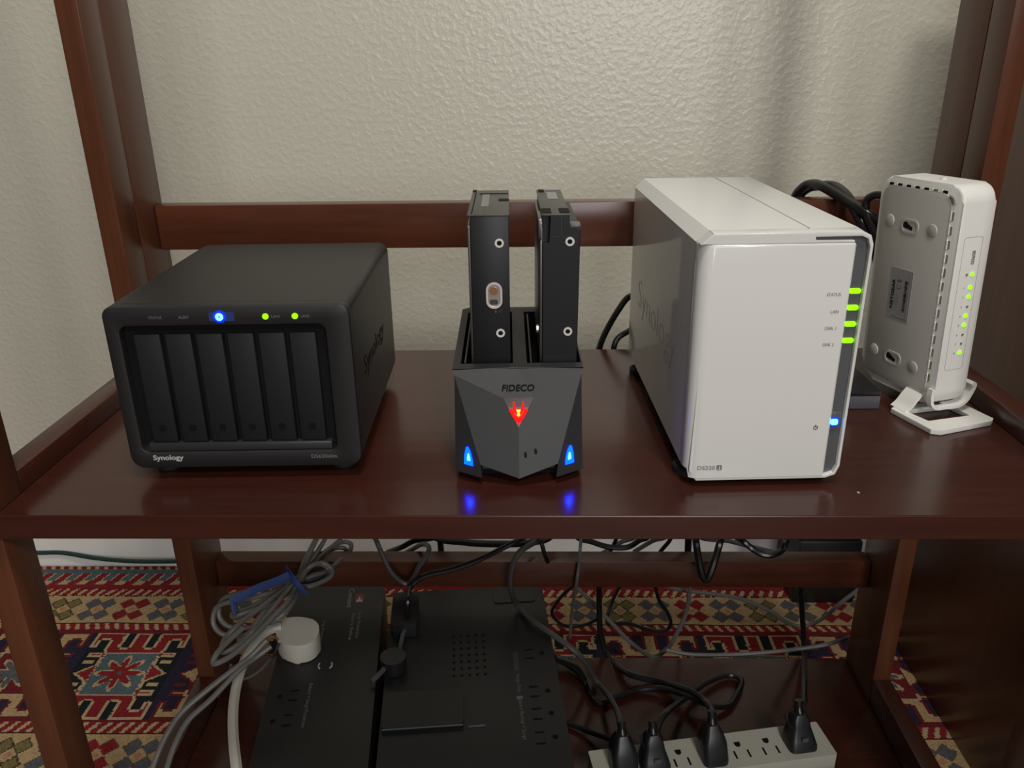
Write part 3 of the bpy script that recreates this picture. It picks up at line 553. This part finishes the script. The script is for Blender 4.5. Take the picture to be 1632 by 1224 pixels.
# ---------------------------------------------------------------- two bare hard drives standing in the dock
h1 = thing('hard_drive', 'black hard drive in the left dock slot with an oval silver window', 'hard drive', DK, DR, 'bare hard drives standing in the dock')
x0, x1 = -.0129, .0128
box('case', x0+.0012, x1, 0, .1014, .0500, .1665, 'drive', h1, .0005)
prism('cover', rr(0, .1012, .0502, .1610, .002, 3), 'x', x0-.0004, x0+.0010, 'steel2', h1, bev=.0003)
t = box('end_plate', x0-.0004, x1+.0002, -.0004, .1012, .1666, .1674, 'drive_top', h1, .0002)
box('end_notch', x1-.0068, x1+.0004, .052, .060, .1675, .1678, 'deep', t); box('end_label', x0+.0075, x0+.0125, .030, .080, .1675, .1677, 'text_g', t)
box('end_notch', x0-.0003, x0+.0024, .094, .1015, .1675, .1678, 'deep', t)
box('end_ridge', x0+.005, x1, .083, .0838, .1675, .1679, 'deep', t); box('end_ridge', x0+.002, x0+.0026, .004, .092, .1675, .1679, 'deep', t)
def screw(x, z, par):
    r = ring('screw_hole', circ(x, z, .0029), circ(x, z, .0016), 'y', -.0005, .0004, 'screw', par)
    prism('hole', circ(x, z, .0016), 'y', -.0002, .0003, 'deep', r)
screw(.0066, .1496, h1); screw(.0064, .0900, h1)
wn = ring('oval_window', rr(-.0025, .0079, .1068, .1243, .0051, 6), rr(-.0013, .0067, .1081, .1230, .0039, 6), 'y', -.0009, .0002, 'window', h1)
prism('window_well', rr(-.0014, .0068, .1080, .1231, .0039, 6), 'y', -.0003, .0001, 'steel', wn, smooth=False)
prism('motor_part', circ(.0024, .1185, .0028), 'y', -.0006, -.0002, 'copper', wn); prism('motor_part', rr(-.0002, .0050, .1095, .1130, .0012, 3), 'y', -.0006, -.0002, 'drive_top', wn)
ring('small_port', circ(.0064, .1050, .0010, 10), circ(.0064, .1050, .0006, 10), 'y', -.0003, .0002, 'drive_top', h1)
text('lettering', '8', (.0030, 0, .1040), X, Z, 'text_w2', h1, height=.0016)

h2 = thing('hard_drive', 'black hard drive in the right dock slot with a stepped upper corner', 'hard drive', DK, DR, 'bare hard drives standing in the dock')
x0, x1 = .0325, .0578
bm = bmesh.new()
pr_ = [(x0+.0014, .0500), (x1-.0012, .0500), (x1, .1580), (x1-.0070, .1585), (x1-.0070, .1660), (x0+.0062, .1660), (x0+.0062, .1490), (x0+.0014, .1490)]
prism('case', pr_, 'y', 0, .1014, 'drive', h2, bev=.0005, smooth=False)
box('case_step', x0+.0015, x0+.0062, .006, .1012, .1490, .1655, 'drive', h2)
box('corner_block', x1-.0066, x1+.0002, .0005, .012, .1583, .1606, 'grey', h2, .0006)
t = box('end_plate', x0+.0008, x1-.0066, -.0004, .1012, .1662, .1672, 'drive_top', h2, .0002)
box('end_notch', x0+.001, x0+.0072, .004, .020, .1673, .1676, 'deep', t); box('end_notch', x1-.0130, x1-.0066, .004, .020, .1673, .1676, 'deep', t)
box('end_notch', x0+.002, x0+.0062, .090, .101, .1673, .1676, 'deep', t)
box('end_label', x0+.0075, x0+.0145, .058, .088, .1673, .1675, 'label', t)
cp = [(.0506), (.0008)]
prism('cover', rr(.002, .1010, .0502, .1600, .003, 3), 'x', x0-.0004, x0+.0012, 'steel2', h2, bev=.0004)
prism('cover_lip', rr(.001, .030, .1490, .1650, .004, 4), 'x', x0-.0014, x0+.0010, 'steel2', h2, bev=.0005)
prism('cover_screw', circ(.006, .0905, .0030), 'x', x0-.0024, x0-.0010, 'steel', h2)
screw(x1-.0066, .1500, h2); screw(x1-.0072, .0905, h2)
box('case_seam', x0+.013, x0+.0132, -.0002, .0002, .1540, .1655, 'drive_top', h2); box('case_seam', x0+.0065, x1-.001, -.0002, .0002, .1532, .1534, 'drive_top', h2)

# ---------------------------------------------------------------- small upright network switch and its stand
t_, d_, hh = .0275, .0822, .1630
Rm = Matrix.Rotation(.3002, 4, 'Z') @ Matrix.Rotation(-.0247, 4, 'Y') @ Matrix.Rotation(-.0219, 4, 'X'); Rm.translation = (0.3134, 0.5701, 0.0105)
sw = thing('network_switch', 'white upright network switch with a column of green lights', 'network switch', mtx=Rm)
yz = rr(0, d_, 0, hh, (.012, .016, .012, .012), 6)
prism('shell', yz, 'x', -t_/2, t_/2, 'white_m', sw, bev=.0022, both=True, seg=3)
def side_plate(name, y0, y1, z0, z1, r, dep, m, par): return prism(name, rr(y0, y1, z0, z1, r, 4), 'x', -t_/2-dep, -t_/2+.0005, m, par, smooth=False)
pn = prism('side_panel', rr(.0095, d_-.003, .005, hh-.0065, .0095, 5), 'x', -t_/2-.0008, -t_/2+.0003, 'white_shaded', sw, bev=.0005)
for k in range(13):
    z = .0185 + k*.0100
    v = side_plate('vent_slot', .0068, .0088, z, z+.0062, .0008, .0003, 'led_g0' if k in (0, 1) else 'cut', sw)
    side_plate('vent_edge_highlight', .0088, .0098, z, z+.0062, .0003, .0010, 'white_m', v)  # pale strip painted as the highlight along the slot edge
v = tube('vent_slot', [(-t_/2-.0004, .0075, .1500), (-t_/2-.0004, .0088, .1535), (-t_/2-.0004, .0125, .1552)], .0009, 'cut', sw)
for k in range(7):
    y = .0155 + k*.0090
    v = side_plate('vent_slot', y, y+.0042, .1560, .1582, .0005, .0006, 'led_g0' if k == 1 else 'deep', sw)
    side_plate('vent_edge_highlight', y+.0044, y+.0056, .1560, .1582, .0003, .0008, 'white_m', v)  # highlight beside each top slot, put in as a paler strip
for (y, z) in ((.0240, .1290), (.0680, .1300), (.0240, .0245), (.0680, .0255)):
    prism('round_foot', circ(y, z, .0048), 'x', -t_/2-.0016, -t_/2-.0007, 'white_shaded', pn, bev=.0009)
for (y, z, s_) in ((.0470, .1285, 1), (.0470, .0250, 1)):
    k_ = ring('mount_hole', rr(y-.0095, y+.0085, z-.0052, z+.0052, .0045, 5), rr(y-.0078, y+.0068, z-.0036, z+.0036, .0033, 5), 'x', -t_/2-.0014, -t_/2-.0006, 'white_shaded', pn)
    prism('keyhole', [(y+.0062, z-.0014), (y+.0062, z+.0020), (y+.0038, z+.0032), (y+.0014, z+.0016), (y-.0035, z-.0004), (y-.0030, z-.0028), (y+.0010, z-.0020)], 'x', -t_/2-.0011, -t_/2-.0006, 'deep', k_, smooth=False)
lb = prism('rating_label', rr(.0360, .0590, .0560, .0960, .0012, 3), 'x', -t_/2-.00115, -t_/2-.0007, 'label', sw, smooth=False)
DN = (0,-1,0)
lx = -t_/2-.00115
text('lettering', 'NETGEAR', (lx, .0535, .0640), (0,0,1), (0,1,0), 'text_k', lb, width=.0230, height=.0027, bold=.03)
text('lettering', 'GS608', (lx, .0490, .0660), (0,0,1), (0,1,0), 'text_g', lb, width=.0105, height=.0024)
text('lettering', 'C E', (lx, .0470, .0800), (0,0,1), (0,1,0), 'text_k', lb, width=.0080, height=.0042, bold=-.01)
bmx = bmesh.new()
for k in range(26):
    z = .0640 + k*.00092; bxm(bmx, lx-.0002, lx, .0405, .0430, z, z+random.choice((.0003, .0006)))
fin(bmx, 'barcode', 'text_k', lb)
box('label_line', lx-.0002, lx, .0380, .0383, .0600, .0930, 'text_g', lb); box('label_line', lx-.0002, lx, .0375, .0540, .0585, .0588, 'text_g', lb)
# the front strip
tt = .0016
text('lettering', 'GS608', (tt+.001, 0, .1078), (0,0,1), (-1,0,0), 'text_g', sw, width=.0100, height=.0026, bold=.03)
lit = (1, 1, 1, 0, 1, 1, 0, 0, 1); zt = .1075
zl = [.1016, .0920, .0851, .0778, .0709, .0640, .0567, .0498, .0429]
for k in range(9):
    b = prism('port_light', circ(.0028, zl[k]-.001, .0015 if lit[k] else .0009, 14), 'y', -.0006, .0003, 'led_g' if lit[k] else 'led_g0', sw)
    if k == 0: prism('lettering', circ(-.0020, zl[k]-.001, .0010, 10), 'y', -.0004, .0003, 'cut', sw)
    else: text('lettering', str(k), (-.0026, 0, zl[k]-.0016), X, Z, 'text_g', sw, height=.0013, bold=.02)
ring('strip_outline', rr(-.0085, .0072, .0290, .1275, .0020, 3), rr(-.0084, .0071, .0291, .1274, .0019, 3), 'y', -.0002, .0002, 'cut', sw)
ti = prism('top_nub', circ(0, .036, .0022), 'z', hh-.0004, hh+.0014, 'white_m', sw, bev=.0005)

Rb = Matrix.Rotation(.3002, 4, 'Z'); Rb.translation = (0.3134, 0.5701, 0)
st = thing('switch_stand', 'white looped plastic stand holding the upright network switch', 'stand', mtx=Rb)
# base: a flat four-sided loop lying on the shelf
Ri = Rb.inverted()
def lo(x, y, z=0): v = Ri @ Vector((x, y, z)); return (v.x, v.y)
outer = [lo(*p) for p in ((.2760, .5790), (.2890, .5410), (.2960, .5390), (.3400, .5555), (.3435, .5600), (.3330, .5930), (.3290, .5960), (.2800, .5830))]
inner = [lo(*p) for p in ((.2850, .5745), (.2935, .5565), (.2945, .5560), (.3285, .5655), (.3290, .5660), (.3235, .5850), (.3225, .5855), (.2870, .5760))]
ring('base_loop', outer, inner, 'z', 0.0, .0042, 'white_m', st, bev=.0012)
bo = Vector(( -.020, .020))
def arm(name, pts, wdt, par=st):
    """band following pts (x, z) in the frame of the switch, width along y"""
    bm = bmesh.new(); P = cr([(p[0], 0, p[1]) for p in pts], 5); y0, y1 = wdt; L_ = []
    for i, p in enumerate(P):
        t = (P[min(i+1, len(P)-1)]-P[max(i-1, 0)]).normalized(); nn = Vector((-t.z, 0, t.x))*.0012
        L_.append([bm.verts.new((q.x, yy, q.z)) for q, yy in ((p+nn, y0), (p-nn, y0), (p-nn, y1), (p+nn, y1))])
    for a_, b_ in zip(L_, L_[1:]):
        for q in range(4): bm.faces.new((a_[q], a_[(q+1) % 4], b_[(q+1) % 4], b_[q]))
    bm.faces.new(L_[0][::-1]); bm.faces.new(L_[-1]); bmesh.ops.recalc_face_normals(bm, faces=bm.faces); 
    return fin(bm, name, 'white_m', par, True)
arm('cradle_arm', [(0, .0088), (-.009, .0090), (-.0142, .0125), (-.0160, .0190), (-.0158, .0250)], (-.0005, .0045))
arm('cradle_arm', [(0, .0088), (.010, .0090), (.0160, .0120), (.0195, .0180), (.0215, .0240), (.0200, .0262), (.0182, .0250)], (-.001, .008))
arm('stand_leg', [(-.028, .0035), (-.0235, .0070), (-.0190, .0130), (-.0155, .0170)], (.010, .026))
arm('stand_leg', [(.020, .0035), (.0140, .0040), (.0085, .0065), (.0068, .0092)], (.012, .024))

# ---------------------------------------------------------------- flat dark box, dust, cords above the shelf
fb = thing('flat_box', 'flat black device with a grey front edge behind the white storage box', 'network device', (0.2705, 0.5875, 0), R_(1.0))
box('lid', -.118, 0, .0005, .120, .0108, .0150, 'black2', fb, .0008)
box('front_edge', -.118, 0, 0, .119, 0.0002, .0106, 'greybox', fb, .0006)['label'] = 'slate grey lower body'

def cord(name, key, r, m, label, group=None, k=6, cat='cord'):
    o = tube(name, PATHS[key], r, m, None, 8, k); tag(o, label, cat, group); return o
def lead(key, r, m, par, name='cord', lb=None):
    o = tube(name, PATHS[key], r, m, None, 8, 6); bpy.context.view_layer.update(); o.data.transform(par.matrix_world.inverted()); o.parent = par
    if lb: o['label'] = lb
    return o
cord('cable', 'nas_b1', .0031, 'cord', 'longer black cord curving down behind the left of the white storage box', 'black cords behind the white storage box')
cord('cable', 'nas_b2', .0029, 'cord', 'shorter black cord bending behind the lower left of the white storage box', 'black cords behind the white storage box')
o = thing('cord_bundle', 'thick black cord coil looped over the back rail beside the white switch', 'cord bundle', (0, 0, 0))
for q, r in (('coil1', .0042), ('coil2', .0042), ('coil3', .0032)): tube('cord_loop', PATHS[q], r, 'cord', o, 10)

# ---------------------------------------------------------------- battery units on the lower shelf
ZS = -0.365
U = thing('battery_unit', 'long charcoal surge protector with a small red logo and white plug', 'surge protector', (-0.1886, 0.5065, ZS), R_(6.4))
UH = .0750
prism('case', rr(-.0495, .0505, -.060, .2560, (.004, .004, .006, .004), 3), 'z', .0003, UH, 'ups', U, bev=.0035)
XD, UD = (0,-1,0), (1,0,0)
def ut(s_, x, y, wd, h, m='text_w2', par=U, z=UH, **k): return text('lettering', s_, (x, y, z), XD, UD, m, par, width=wd, height=h, **k)
ut('Conext', .0120, .2470, .0345, .0054, 'text_w2', bold=.03)
lgp = box('logo', .0200, .0295, .2210, .2360, UH, UH+.0002, 'text_r', U)
for q, (x, y) in enumerate(((.0225, .2240), (.0245, .2245), (.0268, .2240), (.0245, .2285))): box('logo_figure', x-.0008, x+.0008, y-.0022, y+.0022, UH+.0002, UH+.0004, 'text_w', lgp)
ut('Surge Protection', .0255, .2050, .0430, .0036); ut('Battery Backup', .0190, .2020, .0425, .0036)
ut('Surge Protection', -.0105, .1945, .0350, .0030); ut('Battery + Surge Protection', -.0118, .1005, .0550, .0034)
def outlet(cx, cy, par, z, sx=1, m='deep'):
    """three openings of one socket; sx = side of the round hole"""
    e = .00025
    prism('ground_hole', [(cx+sx*.0075+.0026*math.cos(q*.628), cy+.0026*math.sin(q*.628)) for q in range(10)], 'z', z-.0003, z+e, m, par, smooth=False)
    for dy in (-.0062, .0062): box('blade_slot', cx-sx*.0055-.0042, cx-sx*.0055+.0042, cy+dy-.0009, cy+dy+.0009, z-.0003, z+e, m, par)
outlet(-.0300, .0865, U, UH, -1); outlet(-.0310, .0560, U, UH, -1)
kk = prism('press_button', circ(0, .1240, .0068), 'z', UH-.0005, UH+.0006, 'ups', U, bev=.0004)
for sg in (-1, 1): tube('button_mark', [(sg*.0066*math.cos(R_(q)), .1240+.0066*math.sin(R_(q)), UH+.0006) for q in (-45, -20, 5, 30)], .0007, 'text_w', kk, smooth_path=False)

W = thing('battery_unit', 'wide black battery backup with a row of sockets on its right edge', 'battery backup', (-0.055, 0.55, ZS), R_(5.5))
prism('case', rr(-.0800, .0850, -.120, .2050, (.006, .006, .010, .006), 4), 'z', .0003, UH, 'ups2', W, bev=.0040)
cv = prism('battery_cover', rr(-.0785, -.0060, .0030, .0460, .0030, 3), 'z', UH, UH+.0050, 'ups2', W, bev=.0012)
box('cover_latch', -.0020, .0130, .0020, .0040, UH, UH+.0012, 'greybox', W, .0003)
box('cover_edge', -.0775, -.0065, .0022, .0029, UH+.0030, UH+.0042, 'grey', W)
bm = bmesh.new()
for i in range(5):
    for j in range(7):
        x, y = -.014 + i*.0075, .068 + j*.0095; bxm(bm, x-.0014, x+.0014, y-.0016, y+.0016, UH-.0002, UH+.0002)
o = fin(bm, 'vent_holes', 'deep', W); o['kind'] = 'stuff'
box('label_strip', .0440, .0490, .0700, .0960, UH, UH+.0002, 'bar', W)
ut('Surge Only', .0452, .0650, .0240, .0034, 'text_w2', W); ut('Battery Backup + Surge', .0452, .0340, .0500, .0034, 'text_w2', W)
for cy in (.0925, .0410, .0130, -.0150): outlet(.0655, cy, W, UH, 1)
box('outlet_light', .0435, .0490, .0325, .0360, UH, UH+.0003, 'text_w2', W)
prism('socket_cover', rr(.030, .075, .1750, .2000, .004, 3), 'z', UH, UH+.0012, 'ups2', W, bev=.0005)

ad = thing('power_adapter', 'small black power adapter lying on the wide battery backup', 'power adapter', (-0.1325, 0.6940, ZS+UH), R_(6))
prism('brick', rr(-.0135, .0135, -.0240, .0240, .003, 4), 'z', .0003, .0180, 'black2', ad, bev=.0020)
tube('cord_end', [(0, -.023, .010), (-.002, -.030, .009), (-.004, -.045, .006), (-.005, -.058, .007)], .0024, 'cord_dg', ad)
pg = thing('round_plug', 'stubby black round plug beside the power adapter on the battery backup', 'plug', (-0.1340, 0.6240, ZS+UH), R_(6))
prism('plug_body', circ(0, 0, .0125, 18), 'z', .0003, .0170, 'black2', pg, bev=.0030)
tube('cord_end', [(-.008, -.008, .010), (-.014, -.015, .008), (-.020, -.020, .006)], .0026, 'cord_dg', pg)

# white plug and cord on the long surge protector
wp = thing('angle_plug', 'white flat angled plug pushed into the long surge protector', 'plug', (-0.2330, 0.6530, ZS+UH), R_(6.4)); wp.scale = (1.2, 1.15, 1.0)
pp = [(-.0195, .0070), (-.0170, -.0030), (-.0090, -.0150), (.0020, -.0190), (.0110, -.0170), (.0165, -.0090), (.0165, .0050), (.0100, .0150), (-.0030, .0200), (-.0130, .0190), (-.0190, .0140)]
P2 = [(p.x, p.y) for p in cr([(x, y, 0) for x, y in pp] + [(pp[0][0], pp[0][1], 0)], 3)][:-1]
prism('plug_body', P2, 'z', .0003, .0225, 'cord_w', wp, bev=.0022)
lead('white', .0047, 'cord_w', wp)
# ---------------------------------------------------------------- grey cable coil with blue strap
gc = thing('cable_coil', 'coiled grey cable tied with a blue strap hanging over the lower rail', 'cable coil', (0, 0, 0))
for q in ('s1', 's2', 's3', 's4', 's5', 's6', 's7', 's8'): tube('cable_loop', PATHS[q], .0025, 'cord_g', gc, 8, 6)
for q, dv_ in (('s1', (.004, .006, .0045)), ('s3', (-.005, -.004, -.0045)), ('s4', (.004, -.006, .005)), ('s2', (-.003, .008, -.006))): tube('cable_loop', [Vector(p)+Vector(dv_) for p in PATHS[q]], .0024, 'cord_g', gc, 8, 6)
for q in ('out1', 'out2'): tube('cable_end', PATHS[q], .0024, 'cord_g', gc, 8, 6)
tube('blue_strap', PATHS['strap'], .0013, 'velcro', gc, 8, 5, flat=3.6)['label'] = 'loose end of the blue strap'
tube('blue_strap', PATHS['tie'], .0016, 'velcro', gc, 8, 5, flat=3.6)['label'] = 'blue hook-and-loop strap around the coil'
cord('thin_cable', 'thin_arc', .0016, 'cord_g', 'thin grey cable arc lying left of the long surge protector')
cord('green_cable', 'green', .0034, 'cord_gn', 'dark green cable lying along the foot of the white baseboard')

# ---------------------------------------------------------------- power strip and its plugs
ps = thing('power_strip', 'cream multi-socket power strip with four black plugs at front right', 'power strip', (0.0504, 0.5653, ZS), R_(9.7))
SH = .0350
prism('case', rr(-.0005, .2210, -.0395, 0, .0015, 2), 'z', .0003, SH, 'strip', ps, bev=.0012)
for cx in (.0262, .0540, .0800, .1090, .1365, .1640, .1930):
    if cx in (.0800, .1365, .1640):
        prism('ground_hole', [(cx-.0028, -.0115), (cx+.0028, -.0115), (cx+.0028, -.0150), (cx+.0012, -.0172), (cx-.0012, -.0172), (cx-.0028, -.0150)], 'z', SH-.0002, SH+.0002, 'deep', ps, smooth=False)
        for dx in (-.0064, .0064): box('blade_slot', cx+dx-.0009, cx+dx+.0009, -.0300, -.0215, SH-.0002, SH+.0002, 'deep', ps)
def plug(dx, dy, kind, label, hgt=.030):
    mm = Matrix.Translation((0.0504, 0.5653, ZS+SH)) @ Matrix.Rotation(R_(9.7), 4, 'Z') @ Matrix.Translation((dx, dy, 0))
    p_ = thing('power_plug', label, 'plug', mtx=mm, group='black plugs in the cream power strip')
    bm = bmesh.new(); w_ = .0135 if kind == 'a' else .0115
    secs = [(0.0, w_, .0120), (.004, w_, .0120), (.010, w_*.86, .0100), (.020, w_*.62, .0075), (.026, w_*.60, .0070), (hgt, .0050, .0050)] if kind == 'a' else [(0.0, w_, .0125), (.004, w_*1.02, .0130), (.018, w_*.96, .0110), (.026, w_*.70, .0090), (hgt, .0050, .0050)]
    prev = None
    for (z, a_, b_) in secs:
        r_ = [bm.verts.new((x, y + (z*.25), z+.0003)) for x, y in rr(-a_, a_, -b_, b_, min(a_, b_)*.45, 3)]
        if prev:
            for q in range(len(r_)): bm.faces.new((prev[q], prev[(q+1) % len(r_)], r_[(q+1) % len(r_)], r_[q]))
        else: bm.faces.new(r_[::-1])
        prev = r_
    bm.faces.new(prev); fin(bm, 'plug_body', 'black2', p_, True)
    tube('strain_relief', [(0, hgt*.25-.001, hgt-.004), (0, hgt*.25+.004, hgt+.010)], [.0048]*3+[.0036]*20, 'cord', p_, 10)
    if kind == 'a':
        box('raised_band', -w_*.70, w_*.70, -.0030+.0040, .0125+.0045, .0175, .0195, 'black2', p_, .0006)
        box('grip_mark', -.0028, .0028, -.0090, -.0078, .0100, .0140, 'greybox', p_)
    return p_
p1 = plug(.0262, -.0230, 'b', 'leftmost smooth black plug in the cream power strip', .032)
p2 = plug(.0540, -.0240, 'a', 'black ribbed plug second from the left in the cream power strip')
p3 = plug(.1090, -.0240, 'b', 'smooth black plug in the middle of the cream power strip', .032)
p4 = plug(.1930, -.0220, 'a', 'black ribbed plug at the far right end of the cream power strip')
lead('to_plug1', .0030, 'cord_dg', p1); lead('to_plug2', .0031, 'cord', p2); lead('to_plug3', .0034, 'cord', p3); lead('to_plug4', .0030, 'cord', p4)
lead('glossy_to_adapter', .0027, 'cord', ad)
lead('plug_tail', .0024, 'cord', p1, 'second_cord')
cl = thing('charger', 'rounded beige charger lying in front of the cream power strip', 'charger', (0.2560, 0.5180, ZS), R_(9))
prism('case', rr(-.060, .035, -.030, .012, .012, 5), 'z', .0003, .0300, 'strip', cl, bev=.005)

# ---------------------------------------------------------------- loose cords below the shelf
for nm, key, r, m, lb in (
    ('cable', 'thick_stub', .0048, 'cord', 'thick black cable bending over the back edge of the lower shelf'),
    ('cable', 'loop_over_rail', .0026, 'cord_dg', 'dark grey cable hanging in a loop over the lower rail'),
    ('cable', 'behind_a', .0032, 'cord', 'short black cable in the gap above the left half of the lower rail'),
    ('cable', 'behind_b', .0042, 'cord', 'thick black cable running level just above the lower rail'),
    ('cable', 'behind_c', .0040, 'cord', 'thick upright black cable against the baseboard left of centre'),
    ('cable', 'grey_low', .0024, 'cord_g', 'grey cable sagging level behind the back edge of the lower shelf'),
    ('cable', 'grey_big', .0026, 'cord_g', 'grey cable in a deep loop hanging over the rug'),
    ('cable', 'grey_thin', .0018, 'cord_g', 'thin grey cable hanging straight down beside the battery backup'),
    ('cable', 'grey_right', .0024, 'cord_g', 'long grey cable dipping over the rug near the right legs'),
    ('cable', 'black_loop', .0022, 'cord', 'thin black cable looping over the rug behind the grey loop'),
    ('cable', 'black_loop2', .0020, 'cord', 'thin black curl over the rug beside the battery backup'),
    ('cable', 'over_rail_thin', .0022, 'cord', 'short thin black cable crossing the lower rail right of centre'),
    ('cable', 'swag_right', .0032, 'cord', 'glossy black cord hanging in a shallow swag at right'),
    ('cable', 'vee', .0036, 'cord', 'glossy black cord hanging in a narrow V over the rail'),
    ('cable', 'bk1', .0034, 'cord', 'black cable sagging against the baseboard near the centre'),
    ('cable', 'bk2', .0026, 'cord', 'short steep black cable against the baseboard left of the grey ones'),
    ('cable', 'bk3', .0028, 'cord_g', 'grey cable slanting across the baseboard right of the sagging one'),
    ('cable', 'bk4', .0024, 'cord', 'short slanting black cable against the baseboard right of centre'),
    ('cable', 'bk5', .0038, 'cord', 'short upright black cable just left of the V shaped cord'),
    ('cable', 'bk6', .0030, 'cord_g', 'grey cable slanting across the baseboard left of the steep black one'),
    ('cable', 'gr_r', .0028, 'cord_g', 'grey cable sloping behind the V shaped cord')):
    cord(nm, key, r, m, lb, 'loose cables hanging below the upper shelf')
bx = thing('floor_box', 'black box standing on the floor behind the right end of the lower rail', 'box', (0.3590, 0.9420, FZ), 0)
box('case', 0, .085, 0, .075, .0003, .1000, 'ups2', bx, .003)
box('lid', -.060, .085, .004, .075, .1005, .1120, 'bar', bx, .002)
o = prism('dust_speck', circ(.2060, .4560, .0009, 7), 'z', .0001, .0005, 'text_w', None); tag(o, 'tiny pale dust speck on the shelf in front of the white storage box', 'dust')
